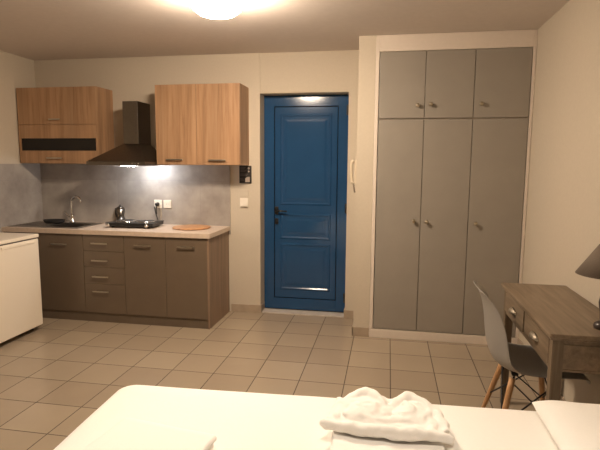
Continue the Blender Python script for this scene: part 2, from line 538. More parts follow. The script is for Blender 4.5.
carcass(bc, X_C, .880, KB, KT - .001, CY + .0185, YK)
front(bc, 'door', X_C, .483, KB, KT, .270, .756)
front(bc, 'door', .483, .882, KB, KT, .688, .757)
bm = B()
bx(bm, (.8812 - X_C, .0, -KB + .0005), (X_D - X_C, YK - CY, KT - KB - .001), .001)
obj('end_panel', bm, M['side_oak'], bc)
pl = tag(obj('plinth_board', bx(B(), (X_A, CY + .010, .0005), (.880, CY + .026, KB - .002), .001), M['plinth'], origin=(0, CY + .01, 0)),
         'brown plinth board running below the kitchen base cabinets', 'plinth')
bm = B()
SX0, SX1, SY0, SY1 = -1.165, -.445, 1.285, 1.705      # sink cut-out
WX_0, WX_1, WY_0, WY_1 = XL + .0105, .913, 1.200, YB - .0105
bx(bm, (WX_0, WY_0, WTZ0), (WX_1, SY0, WTZ1))
bx(bm, (WX_0, SY1, WTZ0), (WX_1, WY_1, WTZ1))
bx(bm, (WX_0, SY0, WTZ0), (SX0, SY1, WTZ1)); bx(bm, (SX1, SY0, WTZ0), (WX_1, SY1, WTZ1))
bmesh.ops.remove_doubles(bm, verts=bm.verts, dist=1e-5)
tag(obj('worktop', bm, M['worktop'], origin=(0, 1.5, WTZ0)), 'pale laminate kitchen worktop over the taupe base cabinets', 'worktop')

# sink with bowl and drainer
sk = thing('sink', 'stainless inset sink with ribbed drainer on the worktop', 'sink', (-.805, 1.495, WTZ1))
ox, oy, oz = sk.location
bm = B()
BX0, BX1, BY0, BY1 = -.800, -.480, 1.325, 1.640      # bowl
zt = .0055
def ring_rect(bm, lo, hi, ilo, ihi, z0, z1):
    bx(bm, (lo[0], lo[1], z0), (hi[0], ilo[1], z1), .0015); bx(bm, (lo[0], ihi[1], z0), (hi[0], hi[1], z1), .0015)
    bx(bm, (lo[0], ilo[1], z0), (ilo[0], ihi[1], z1), .0015); bx(bm, (ihi[0], ilo[1], z0), (hi[0], ihi[1], z1), .0015)
ring_rect(bm, (-1.178 - ox, 1.272 - oy), (-.432 - ox, 1.718 - oy), (BX0 - ox, BY0 - oy), (BX1 - ox, BY1 - oy), .0008, zt)
for k in range(7):
    y = 1.345 + k * .045
    bx(bm, (-1.15 - ox, y - oy, .004), (-.84 - ox, y + .012 - oy, .010), .003)
obj('rim', bm, M['sink'], sk)
bm = B()
d = -.16
for a in ((BX0, BY0, BX0 + .003, BY1), (BX1 - .003, BY0, BX1, BY1), (BX0, BY0, BX1, BY0 + .003), (BX0, BY1 - .003, BX1, BY1)):
    bx(bm, (a[0] - ox, a[1] - oy, d), (a[2] - ox, a[3] - oy, .0006))
bx(bm, (BX0 - ox, BY0 - oy, d - .003), (BX1 - ox, BY1 - oy, d))
obj('bowl', bm, M['sink'], sk)
bm = lathe(B(), [(0, .004), (.030, .004), (.036, .0005), (0, .0005)], (-.64 - ox, 1.48 - oy, d), 20)
obj('drain', bm, M['chrome'], sk)
fc = thing('faucet', 'chrome gooseneck mixer tap behind the sink', 'faucet', (-.760, 1.672, WTZ1 + .0060))
bm = lathe(B(), [(0, 0), (.028, 0), (.028, .008), (.022, .014), (.021, .070), (.018, .085), (0, .088)], seg=20)
obj('base', bm, M['chrome'], fc)
pts = smooth_path([(0, 0, .08), (0, 0, .17), (.008, -.002, .230), (.045, -.012, .262), (.095, -.026, .264), (.128, -.036, .240), (.132, -.038, .215)], 6)
obj('spout', tube(B(), pts, .0125, 12), M['chrome'], fc)
bm = tube(B(), [(-.018, 0, .055), (-.045, .0, .070), (-.085, 0, .115)], [.008, .007, .006], 10)
obj('lever', bm, M['chrome'], fc)
# black dish standing on the drainer
pn = thing('oval_dish', 'low black oval dish on the drainer left of the tap', 'dish', (-.885, 1.560, WTZ1 + .0102), math.radians(10))
bm = lathe(B(), [(0, 0), (.085, 0), (.098, .008), (.108, .030), (.104, .030), (.094, .010), (.083, .004), (0, .004)], seg=36)
for v in bm.verts: v.co.y *= .72
obj('bowl', bm, M['black_matte'], pn)
bm = lathe(B(), [(.1082, .026), (.1125, .030), (.110, .034), (.104, .0305), (.1082, .0262)], seg=36)
for f in [f for f in bm.faces if len(f.verts) > 4]: bm.faces.remove(f)
for v in bm.verts: v.co.y *= .72
obj('rim', bm, M['black_matte'], pn)

# portable twin hotplate
hp = thing('hotplate', 'black portable twin hotplate on the worktop', 'hotplate', (.020, 1.540, WTZ1), math.radians(3))
bm = B()
L2, D2 = .236, .138
bx(bm, (-L2, -D2, .014), (L2, D2, .050), .008, 3)
bx(bm, (-L2 - .004, -D2 - .004, .042), (L2 + .004, D2 + .004, .0502), .003)
obj('body', bm, M['black'], hp)
for sx, r in ((-.105, .092), (.110, .076)):
    bm = lathe(B(), [(0, .062), (r * .25, .063), (r * .3, .060), (r * .9, .063), (r, .060), (r, .0502), (0, .0502)], (sx, .012, 0), 36)
    obj('burner_plate', bm, M['iron'], hp)
    bm = lathe(B(), [(r + .0008, .0502), (r + .012, .0503), (r + .008, .0570), (r + .0008, .0585)], (sx, .012, 0), 36)
    obj('burner_ring', bm, M['chrome'], hp)
for sx in (-.215, .185):
    bm = lathe(B(), [(0, -.024), (.015, -.023), (.017, -.004), (.019, .0), (0, .0)], (sx * .97, -D2 - .0002, .030), 20, 'Y')
    bx(bm, (sx * .97 - .003, -D2 - .027, .017), (sx * .97 + .003, -D2 - .018, .043), .001)
    obj('knob', bm, M['chrome'], hp)
for sx in (-1, 1):
    for sy in (-1, 1):
        obj('foot', lathe(B(), [(0, .0005), (.013, .0005), (.016, .0142), (0, .0142)], (sx * .18, sy * .105, 0), 14), M['black_matte'], hp)
cord = smooth_path([(.10, D2 + .001, .03), (.12, .175, .010), (.145, .210, .030), (.118, .2305, .10), (.108, .222, .172), (.107, .214, .176)], 6)
obj('cord', tube(B(), cord, .0042, 8), M['black'], hp)
SOCK_Y = YB - .0102
# moka pot behind the hotplate
mk = thing('moka_pot', 'small steel moka pot standing behind the hotplate', 'moka pot', (-.252, 1.738, WTZ1 + .0005), math.radians(150))
def octa(bm, prof, c=(0, 0, 0)): return lathe(bm, prof, c, 8)
obj('boiler', octa(B(), [(0, 0), (.048, 0), (.050, .01), (.038, .075), (0, .075)]), M['pot_steel'], mk)
obj('collector', octa(B(), [(0, .076), (.038, .076), (.036, .085), (.048, .15), (.030, .158), (0, .158)]), M['pot_steel'], mk)
obj('lid', octa(B(), [(0, .159), (.047, .159), (.020, .178), (.008, .182), (.009, .196), (0, .199)]), M['pot_steel'], mk)
obj('handle', tube(B(), smooth_path([(.044, 0, .145), (.085, 0, .150), (.090, 0, .10), (.078, 0, .06)], 5), .008, 8), M['black_matte'], mk)
# round board
tag(obj('chopping_board', lathe(B(), [(0, 0), (.170, 0), (.182, .004), (.182, .011), (.176, .015), (0, .015)], seg=48), M['board'], origin=None),
    'round brown wooden board at the right end of the worktop', 'board').location = (.600, 1.555, WTZ1 + .0006)

# ------------------------------------------------------------------ wall cabinets
UY = 1.499
UB = YB - .001
r = thing('wall_cabinet', 'pale oak two-door wall cabinet right of the range hood', 'cabinet', (.282, UY, 1.492), group='oak wall cabinets')
carcass(r, .282, 1.110, 1.492, 2.236, UY + .0185, UB, 'oak')
front(r, 'door', .282, .689, 1.492, 2.236, .472, 1.541, 'oak', y=UY)
front(r, 'door', .689, 1.110, 1.492, 2.236, .892, 1.537, 'oak', y=UY)
l = thing('wall_cabinet', 'oak wall cabinet with dark glass strip above left worktop', 'cabinet', (-1.186, UY, 1.496), group='oak wall cabinets')
carcass(l, -1.186, -.325, 1.496, 2.236, UY + .0185, UB, 'oak')
front(l, 'flap_door', -1.186, -.325, 1.876, 2.236, -.770, 1.925, 'oak', hw=.12, y=UY)
ox, oy, oz = l.location
bm = B()
fx0, fx1 = -1.1842 - ox, -.3268 - ox
f0, f1, g0, g1 = 1.4975 - oz, 1.8745 - oz, 1.622 - oz, 1.743 - oz
bx(bm, (fx0, 0, f0), (fx1, .018, g0)); bx(bm, (fx0, 0, g1), (fx1, .018, f1))
bx(bm, (fx0, 0, g0), (fx0 + .022, .018, g1)); bx(bm, (fx1 - .016, 0, g0), (fx1, .018, g1))
fl = obj('flap_door', bm, M['oak'], l)
obj('handle', pull(B(), -.792 - ox, 1.549 - oz, 0, .17), M['satin'], fl)
obj('glass_strip', bx(B(), (fx0 + .0225, .008, g0 + .0005), (fx1 - .0165, .014, g1 - .0005)), M['niche'], fl)

# ------------------------------------------------------------------ range hood
hd = thing('range_hood', 'brushed steel chimney range hood with lit lamp', 'range hood', (-.022, YB, 1.484))
HX, HYF = .297, -.512
bm = B()
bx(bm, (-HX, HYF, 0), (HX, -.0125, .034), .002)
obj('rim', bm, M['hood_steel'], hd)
bm = B()
A = [(-HX + .002, HYF + .002, .0345), (HX - .002, HYF + .002, .0345), (HX - .002, -.0125, .0345), (-HX + .002, -.0125, .0345)]
cx0, cx1, cyf = -.058, .108, -.262
Bq = [(cx0, cyf, .205), (cx1, cyf, .205), (cx1, -.0125, .205), (cx0, -.0125, .205)]
va = [bm.verts.new(p) for p in A]; vb = [bm.verts.new(p) for p in Bq]
bm.faces.new(va); bm.faces.new(vb)
for i in range(4): bm.faces.new((va[i], va[(i + 1) % 4], vb[(i + 1) % 4], vb[i]))
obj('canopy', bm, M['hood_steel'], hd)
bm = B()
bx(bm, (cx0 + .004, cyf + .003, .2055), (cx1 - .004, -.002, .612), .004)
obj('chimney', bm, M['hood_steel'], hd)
bm = B()
bx(bm, (-.20, HYF + .03, -.003), (.20, -.05, -.0005))
for k in range(24): bx(bm, (-.19 + k * .016, HYF + .09, -.006), (-.182 + k * .016, -.06, -.003))
obj('filter', bm, M['steel'], hd)
obj('lamp_lens', lathe(B(), [(0, -.010), (.022, -.0095), (.03, -.006), (.03, -.0032), (0, -.0032)], (.06, HYF + .062, 0), 20), M['lamp_on'], hd)
obj('lamp_lens', lathe(B(), [(0, -.010), (.022, -.0095), (.03, -.006), (.03, -.0032), (0, -.0032)], (.13, HYF + .062, 0), 20), M['lamp_on'], hd)
bm = B()
for k in range(3): lathe(bm, [(0, -.006), (.006, -.005), (.006, .0005), (0, .0005)], (.17 + k * .03, HYF, .017), 12, 'Y')
obj('button', bm, M['chrome'], hd)
hl = bpy.data.lights.new('hood_bulb', 'POINT')
hl.energy = HOOD_W; hl.color = (.93, .95, 1.0); hl.shadow_soft_size = .03
hlo = bpy.data.objects.new('hood_spot', hl)
hlo.location = (.120, 1.570, 1.450)
COL.objects.link(hlo)

# ------------------------------------------------------------------ sockets, switch, notice, intercom
def socket(x, z, label):
    o = thing('wall_socket', label, 'socket', (x, SOCK_Y, z), group='sockets above the hotplate')
    bm = B()
    bx(bm, (-.042, -.009, -.042), (.042, -.0002, .042), .004, 3)
    obj('faceplate', bm, M['white_plastic'], o)
    bm = lathe(B(), [(.0255, -.0095), (.0225, -.0110), (.0205, -.0095), (.0200, -.0092), (0, -.0092), (0, -.0088), (.0255, -.0088)], seg=24, axis='Y')
    obj('socket_well', bm, M['white_plastic'], o)
    bm = B()
    for s_ in (-1, 1): lathe(bm, [(0, -.0098), (.0032, -.0098), (.0032, -.0089), (0, -.0089)], (s_ * .0095, 0, 0), 10, 'Y')
    obj('contact_hole', bm, M['black'], o)
    return o
socket(.146, 1.092, 'white wall socket with a black plug in it')
socket(.248, 1.092, 'empty white wall socket right of the plugged one')
pg = thing('power_plug', 'black plug pushed into the left wall socket', 'plug', (.146, SOCK_Y - .0112, 1.090))
bm = lathe(B(), [(0, -.040), (.010, -.040), (.017, -.032), (.0195, -.004), (.0195, -.0003), (0, -.0003)], seg=20, axis='Y')
obj('plug_body', bm, M['black'], pg)
obj('cord', tube(B(), smooth_path([(0, -.034, -.008), (0, -.036, -.03), (-.002, -.030, -.07), (-.004, -.024, -.10)], 5), .0042, 8), M['black'], pg)
tag(obj('cable', tube(B(), smooth_path([(.176, YB - .016, 1.050), (.177, YB - .016, 1.00), (.173, YB - .016, .94), (.176, YB - .017, .888)], 5), .003, 8), M['cord_white'],
        origin=(.175, YB - .016, .886)), 'thin pale cable hanging down below the wall sockets', 'cable')

sw = thing('light_switch', 'white light switch plate left of the blue door', 'switch', (1.060, YB - .0102, 1.128))
bm = B(); bx(bm, (-.042, -.007, -.050), (.042, -.0002, .042), .004, 3)
obj('faceplate', bm, M['white_plastic'], sw)
bm = B(); prism(bm, [(-.0072, -.040), (-.015, -.040), (-.0076, .034), (-.0072, .034)], 0, -.032, .032)
obj('rocker', bm, M['white_plastic'], sw)
tag(obj('blank_plate', bx(B(), (1.020, YB - .0055, 1.182), (1.100, YB - .0002, 1.252), .002), M['wall'], origin=(1.06, YB - .003, 1.21)),
    'blank wall coloured cover plate above the light switch', 'plate')
nt_ = thing('wall_notice', 'small black printed notice on the wall beside the wood cabinet', 'sign', (1.076, YB - .0105, 1.402))
obj('board', bx(B(), (-.062, -.008, -.086), (.062, -.0002, .086), .003), M['notice'], nt_)
bm = B()
obj('pictogram', lathe(bm, [(0, -.0092), (.010, -.0092), (.010, -.0082), (0, -.0082)], (.035, 0, .060), 16, 'Y'), M['print_white'], nt_)
obj('pictogram', lathe(B(), [(0, -.0092), (.009, -.0092), (.009, -.0082), (0, -.0082)], (.036, 0, .030), 16, 'Y'), M['print_white'], nt_)
bm = B()
prism(bm, [(.000, -.074), (.045, -.074), (.045, -.028), (.036, -.020), (.028, -.030), (.018, -.022), (.010, -.034), (.0, -.036)], 1, -.0092, -.0082)
obj('picture', bm, M['print_white'], nt_)
bm = B()
for k, (w_, z_) in enumerate(((.055, .066), (.045, .054), (.060, .040), (.050, .028), (.080, .004), (.070, -.008), (.030, -.044), (.036, -.056))):
    bx(bm, (-.050, -.0090, z_ - .0025), (-.050 + w_, -.0082, z_ + .0025))
obj('lettering', bm, M['print_dim'], nt_)

ic = thing('intercom', 'cream door intercom handset hanging on the wall pier', 'intercom', (PX0, 1.420, 1.440))
bm = B()
bx(bm, (-.022, -.04, -.10), (-.0003, .04, .105), .006, 3)
obj('wall_unit', bm, M['cream'], ic)
bm = B()
prof = smooth_path([(-.028, 0, .098), (-.046, 0, .085), (-.052, 0, .03), (-.052, 0, -.03), (-.046, 0, -.078), (-.030, 0, -.092)], 5)
n = len(prof)
tube(bm, prof, [.016 if (i < 6 or i > n - 7) else .013 for i in range(n)], 12)
obj('handset', bm, M['cream'], ic)
pts = []
for i in range(90):
    tt = i / 89
    base = Vector((-.030 + .012 * math.sin(tt * math.pi), -.005, -.100 - .075 * math.sin(tt * math.pi) ** .8 ))
    base.y += .03 * (tt - .5)
    a = i * 1.25
    pts.append(base + Vector((.006 * math.cos(a), .006 * math.sin(a), 0)))
obj('cord', tube(B(), pts, .0022, 6), M['socket_dark'], ic)

# ------------------------------------------------------------------ fridge
FX0, FX1, FY0, FY1 = XL + .040, -.590, .385, .941
fr = thing('refrigerator', 'white undercounter fridge standing by the left wall', 'fridge', (FX0, FY0, 0))
fw_, fd = FX1 - FX0, FY1 - FY0
obj('body', bx(B(), (0, 0, .035), (fw_ - .058, fd, .838), .006), M['fridge'], fr)
obj('door', bx(B(), (fw_ - .050, .001, .045), (fw_, fd - .001, .834), .010, 3), M['fridge'], fr)
obj('door_seal', bx(B(), (fw_ - .0575, .006, .05), (fw_ - .0505, fd - .006, .83)), M['grey_seal'], fr)
obj('grip_strip', bx(B(), (fw_ - .049, .004, .8345), (fw_ - .006, fd - .004, .8445)), M['grey_seal'], fr)
bm = B(); bx(bm, (-.01, -.002, .845), (fw_ + .004, fd + .002, .876), .006, 3)
obj('top_board', bm, M['fridge'], fr)
bm = B(); prism(bm, [(fw_ - .001, .822), (fw_ + .006, .818), (fw_ + .006, .802), (fw_ - .001, .795)], 1, .12, fd - .06)
obj('door_grip', bm, M['fridge'], fr)
obj('badge', bx(B(), (fw_ + .0035, .02, .856), (fw_ + .006, .075, .866)), M['black'], fr)
for x in (.05, fw_ - .09):
    for y in (.05, fd - .05):
        obj('foot', lathe(B(), [(0, .0005), (.02, .0005), (.018, .036), (0, .036)], (x, y, 0), 14), M['black_matte'], fr)

# ------------------------------------------------------------------ desk
DKX0, DKX1, DKY0, DKY1, DKZ = 3.183, 3.566, -.688, .290, .775
dk = thing('writing_desk', 'weathered wooden desk with two drawers against right wall', 'desk', (DKX0, DKY0, 0))
dw, dl = DKX1 - DKX0, DKY1 - DKY0
bm = B()
bx(bm, (0, 0, DKZ - .020), (dw, dl, DKZ), .006, 3)
bx(bm, (.008, .008, DKZ - .030), (dw - .004, dl - .008, DKZ - .0195), .003)
obj('desk_top', bm, M['desk'], dk)
LG = .048
AX0, AY0 = .022, .022
for x in (AX0, dw - .012 - LG):
    for y in (AY0, dl - AY0 - LG):
        bm = B()
        va = [bm.verts.new((x + a, y + b_, DKZ - .0305)) for a, b_ in ((0, 0), (LG, 0), (LG, LG), (0, LG))]
        q = .006
        vm = [bm.verts.new((x + a, y + b_, .58)) for a, b_ in ((0, 0), (LG, 0), (LG, LG), (0, LG))]
        vb = [bm.verts.new((x + a, y + b_, .0005)) for a, b_ in ((q, q), (LG - q, q), (LG - q, LG - q), (q, LG - q))]
        bm.faces.new(va); bm.faces.new(vb)
        for A_, B_ in ((va, vm), (vm, vb)):
            for i in range(4): bm.faces.new((A_[i], A_[(i + 1) % 4], B_[(i + 1) % 4], B_[i]))
        bmesh.ops.bevel(bm, geom=bm.edges[:], offset=.003, segments=2, affect='EDGES')
        obj('leg', bm, M['desk_leg'], dk)
AZ0, AZ1 = .595, DKZ - .031
bm = B()
for y in (AY0 + .008, dl - AY0 - LG + .010):
    bx(bm, (AX0 + LG, y, AZ0), (dw - .012 - LG, y + .022, AZ1))
bx(bm, (dw - .030, AY0 + LG, AZ0), (dw - .014, dl - AY0 - LG, AZ1))
# front rails around the drawers
bx(bm, (AX0 + .004, AY0 + LG, AZ0), (AX0 + .024, dl - AY0 - LG, AZ0 + .016))
bx(bm, (AX0 + .004, AY0 + LG, AZ1 - .012), (AX0 + .024, dl - AY0 - LG, AZ1))
bx(bm, (AX0 + .004, dl / 2 - .011, AZ0 + .016), (AX0 + .024, dl / 2 + .011, AZ1 - .012))
# end panel grooves
bx(bm, (AX0 + LG, AY0 + .004, AZ0 + .002), (dw - .012 - LG, AY0 + .008, AZ0 + .012)); bx(bm, (AX0 + LG, AY0 + .004, AZ1 - .030), (dw - .012 - LG, AY0 + .008, AZ1 - .022))
obj('apron', bm, M['desk'], dk)
yl0, yl1 = AY0 + LG + .002, dl - AY0 - LG - .002
for a, b_ in ((yl0, dl / 2 - .013), (dl / 2 + .013, yl1)):
    bm = B()
    bx(bm, (AX0 - .002, a, AZ0 + .018), (AX0 + .018, b_, AZ1 - .014), .003)
    bx(bm, (AX0 + .018, a + .01, AZ0 + .024), (dw - .04, b_ - .01, AZ0 + .03))
    d = obj('drawer', bm, M['desk'], dk)
    c = (a + b_) / 2; zc = (AZ0 + AZ1) / 2 + .004
    bm = B()
    # cup pull: back plate with pointed ends, half-dome cup
    bx(bm, (AX0 - .0052, c - .062, zc - .006), (AX0 - .0022, c + .062, zc + .008), .001)
    nu, nv = 12, 6
    grid = []
    for i in range(nu + 1):
        th = math.pi * i / nu
        row = []
        for j in range(nv + 1):
            ph = math.pi / 2 * j / nv
            yy = c + .052 * math.cos(th)
            rr = math.sin(th)
            row.append(bm.verts.new((AX0 - .004 - .026 * rr * math.sin(ph), yy, zc - .012 + .030 * (rr ** .7) * math.cos(ph))))
        grid.append(row)
    for i in range(nu):
        for j in range(nv):
            try: bm.faces.new((grid[i][j], grid[i + 1][j], grid[i + 1][j + 1], grid[i][j + 1])).smooth = True
            except ValueError: pass
    hdl = obj('handle', bm, M['pewter'], d)
    sm = hdl.modifiers.new('thick', 'SOLIDIFY'); sm.thickness = .002

# table lamp on the desk
tl = thing('table_lamp', 'unlit table lamp with grey conical shade on the desk', 'lamp', (3.441, -.560, DKZ + .0005))
obj('base', lathe(B(), [(0, 0), (.034, 0), (.036, .012), (.032, .024), (.016, .034), (0, .036)], seg=28), M['lamp_base'], tl)
obj('stem', lathe(B(), [(0, .035), (.011, .036), (.016, .08), (.022, .12), (.014, .17), (.008, .20), (.008, .26), (0, .26)], seg=20), M['lamp_base'], tl)
bm = lathe(B(), [(.124, .248), (.036, .385), (.034, .385), (.122, .248)], seg=48)
for f in [f for f in bm.faces if len(f.verts) > 4]: bm.faces.remove(f)
rgs = [v for v in bm.verts]
bmesh.ops.bridge_loops(bm, edges=[e for e in bm.edges if len(e.link_faces) == 1 and abs(e.verts[0].co.z - .248) < 1e-4 and abs(e.verts[1].co.z - .248) < 1e-4])
bmesh.ops.bridge_loops(bm, edges=[e for e in bm.edges if len(e.link_faces) == 1 and abs(e.verts[0].co.z - .385) < 1e-4 and abs(e.verts[1].co.z - .385) < 1e-4])
obj('lamp_shade', bm, M['shade'], tl)
bm = lathe(B(), [(0, .2605), (.012, .2605), (.024, .290), (.022, .312), (0, .325)], seg=18)
obj('bulb', bm, M['white_plastic'], tl)
bm = B()
for a in range(3):
    an = a * 2 * math.pi / 3 + .5
    tube(bm, [(.0085 * math.cos(an), .0085 * math.sin(an), .258), (.060 * math.cos(an), .060 * math.sin(an), .346)], .0016, 6)
obj('shade_carrier', bm, M['lamp_base'], tl)

# ------------------------------------------------------------------ chair
ch = thing('desk_chair', 'grey plastic shell chair with wooden dowel legs at desk', 'chair', (3.243, -.165, 0), math.radians(-2))
sec = [  # (x, z, half width, edge lift z, edge forward x)
    (.266, .402, .150, .000, .00), (.258, .432, .185, .004, .00), (.225, .448, .212, .008, .00), (.150, .444, .226, .014, .00), (.06, .432, .232, .022, .00),
    (-.04, .422, .234, .034, .005), (-.12, .424, .233, .048, .020), (-.180, .450, .230, .062, .045), (-.206, .515, .226, .048, .066), (-.219, .585, .221, .030, .070),
    (-.226, .660, .213, .014, .066), (-.236, .735, .202, .004, .056), (-.253, .800, .184, -.004, .040), (-.277, .845, .150, -.010, .022), (-.297, .866, .095, -.008, .010)]
bm = B()
NU = 16
rows = []
for (x, z, w_, ez, ex) in sec:
    row = []
    for i in range(NU + 1):
        s_ = -1 + 2 * i / NU
        k = abs(s_) ** 2.4
        row.append(bm.verts.new((x + ex * k, w_ * s_, z + ez * k)))
    rows.append(row)
for A_, B_ in zip(rows, rows[1:]):
    for i in range(NU): bm.faces.new((A_[i], A_[i + 1], B_[i + 1], B_[i])).smooth = True
sh = obj('seat_shell', bm, M['shell'], ch, True)
md = sh.modifiers.new('thick', 'SOLIDIFY'); md.thickness = .007; md.offset = 0
md = sh.modifiers.new('sub', 'SUBSURF'); md.levels = 2; md.render_levels = 2
tops = {}
for sx in (-1, 1):
    for sy in (-1, 1):
        top = Vector(((.085 if sx > 0 else -.115) + .018, sy * .125, .392)); ft = Vector(((.150 if sx > 0 else -.205) + .018, sy * .235, .0005))
        tops[sx, sy] = (top, ft)
        pts = [top.lerp(ft, k / 8) for k in range(9)]
        obj('leg', tube(B(), pts, [.0165, .0165, .016, .0155, .015, .014, .013, .012, .011], 14), M['beech'], ch)
for sx in (-1, 1):
    for sy in (-1, 1):
        t_, f_ = tops[sx, sy]
        bm = B()
        tube(bm, [t_ + Vector((-sx * .012, -sy * .012, .025)), t_.lerp(f_, .22) + Vector((-sx * .016, -sy * .016, 0))], .0055, 8)
        bx(bm, tuple(t_ + Vector((-.016 - sx * .012, -.016 - sy * .012, .014))), tuple(t_ + Vector((.016 - sx * .012, .016 - sy * .012, .026))), .002)
        obj('bracket', bm, M['black_matte'], ch)
bm = B()
P = lambda sx, sy, k: tops[sx, sy][0].lerp(tops[sx, sy][1], k)
for a, b_ in (((-1, -1), (1, -1)), ((-1, 1), (1, 1)), ((-1, -1), (-1, 1)), ((1, -1), (1, 1))):
    tube(bm, [P(*a, .05), P(*b_, .60)], .0042, 8)
    tube(bm, [P(*b_, .05), P(*a, .60)], .0042, 8)
obj('wire_brace', bm, M['black_matte'], ch)

# ------------------------------------------------------------------ bed
BT = .520
BROT = math.radians(2.9)
BL, BW = 2.20, 1.50
bed = thing('bed', 'double bed made up in white in the foreground', 'bed', (1.290, -.950, 0), BROT)
# local: x along the bed (head at +x), y negative towards the viewer
bm = B()
bx(bm, (.05, -BW + .05, .17), (BL - .03, -.05, .262), .01)
obj('bed_base', bm, M['bedwood'], bed)
for x in (.12, BL - .16):
    for y in (-.15, -BW + .15):
        obj('leg', bx(B(), (x - .035, y - .035, .0005), (x + .035, y + .035, .171), .004), M['bedwood'], bed)
bm = B(); bx(bm, (.035, -BW + .035, .263), (BL - .02, -.035, BT - .014), .05, 4)
obj('mattress', bm, M['mattress'], bed)

def grid_solid(name, mat, nx, ny, fpos, thick=None, parent=None, base=None, sub=1):
    """closed solid: top surface fpos(u,v) and a bottom from base(u,v)"""
    bm = B()
    T = [[bm.verts.new(fpos(i / nx, j / ny)) for j in range(ny + 1)] for i in range(nx + 1)]
    D = [[bm.verts.new(base(i / nx, j / ny)) for j in range(ny + 1)] for i in range(nx + 1)]
    for i in range(nx):
        for j in range(ny):
            bm.faces.new((T[i][j], T[i + 1][j], T[i + 1][j + 1], T[i][j + 1]))
            bm.faces.new((D[i][j], D[i][j + 1], D[i + 1][j + 1], D[i + 1][j]))
    for i in range(nx):
        bm.faces.new((T[i][0], D[i][0], D[i + 1][0], T[i + 1][0])); bm.faces.new((T[i][ny], T[i + 1][ny], D[i + 1][ny], D[i][ny]))
    for j in range(ny):
        bm.faces.new((T[0][j], T[0][j + 1], D[0][j + 1], D[0][j])); bm.faces.new((T[nx][j], D[nx][j], D[nx][j + 1], T[nx][j + 1]))
    o = obj(name, bm, mat, parent, True)
    if sub:
        m_ = o.modifiers.new('sub', 'SUBSURF'); m_.levels = sub; m_.render_levels = sub
    return o

def N3(x, y, z): return noise.noise(Vector((x, y, z)))

# bedspread: rounded-rectangle sheet that drops over the mattress sides
bm = B()
def rrect(inset, rad, n=10, z=0.0):
    x0, x1, y0, y1 = inset, BL - inset, -BW + inset, -inset
    rad = max(.004, rad - inset * .8)
    out = []
    for cx_, cy_, a0 in ((x1 - rad, y1 - rad, 0), (x0 + rad, y1 - rad, 90), (x0 + rad, y0 + rad, 180), (x1 - rad, y0 + rad, 270)):
        for k in range(n + 1):
            a = math.radians(a0 + 90 * k / n)
            out.append((cx_ + rad * math.cos(a), cy_ + rad * math.sin(a)))
    # subdivide the straight runs
    full = []
    m_ = len(out)
    for k in range(m_):
        p, q = out[k], out[(k + 1) % m_]
        full.append(p)
        L_ = math.hypot(q[0] - p[0], q[1] - p[1])
        if L_ > .2:
            c_ = int(L_ / .05)
            for t_ in range(1, c_): full.append((p[0] + (q[0] - p[0]) * t_ / c_, p[1] + (q[1] - p[1]) * t_ / c_))
    return full
loops = []
RAD = .09
base_out = rrect(0, RAD)
cxm, cym = BL / 2, -BW / 2
def level(inset, z):
    r_ = []
    for (x, y) in base_out:
        dx, dy = x - cxm, y - cym
        # inset towards the inner rectangle core
        ix = min(max(x, inset + .0), BL - inset); iy = min(max(y, -BW + inset), -inset)
        k = inset / RAD
        if k <= 1:
            qx = min(max(x, RAD), BL - RAD); qy = min(max(y, -BW + RAD), -RAD)
            px, py = x + (qx - x) * k, y + (qy - y) * k
        else:
            px, py = ix, iy
        w_ = 0.006 * N3(px * 4, py * 4, z * 6)
        r_.append(Vector((px, py, z + w_ * .5)))
    return r_
for inset, z in ((.006, .10), (.004, .20), (.001, .32), (.0, .42), (.002, BT - .055), (.008, BT - .030), (.022, BT - .012), (.042, BT - .004), (.066, BT)):
    loops.append([bm.verts.new(p) for p in level(inset, z)])
n = len(base_out)
for A_, B_ in zip(loops, loops[1:]):
    for i in range(n): bm.faces.new((A_[i], A_[(i + 1) % n], B_[(i + 1) % n], B_[i]))
# top grid: fill the last loop, then subdivide for soft wrinkles
inner = [e for e in bm.edges if len(e.link_faces) == 1 and min(e.verts[0].co.z, e.verts[1].co.z) > BT - .01]
f = bm.faces.new(loops[-1])
bmesh.ops.triangulate(bm, faces=[f])
tops_ = [f for f in bm.faces if all(v.co.z > BT - .006 for v in f.verts)]
for _ in range(3):
    ed = list({e for f in bm.faces if all(v.co.z > BT - .006 for v in f.verts) for e in f.edges if e.calc_length() > .12})
    bmesh.ops.subdivide_edges(bm, edges=ed, cuts=1)
    bmesh.ops.triangulate(bm, faces=[f for f in bm.faces if len(f.verts) > 4])
for v in bm.verts:
    if v.co.z > BT - .003:
        x, y = v.co.x, v.co.y
        v.co.z += .004 * N3(x * 1.6 + 3, y * 3.0, 0) + .002 * N3(x * 5, y * 9, 4)
bs = obj('bedspread', bm, M['linen'], None, True)
bs.location = bed.location; bs.rotation_euler = (0, 0, BROT)
md = bs.modifiers.new('thick', 'SOLIDIFY'); md.thickness = .006; md.offset = -1
tag(bs, 'smooth white bedspread covering the double bed', 'bedspread')

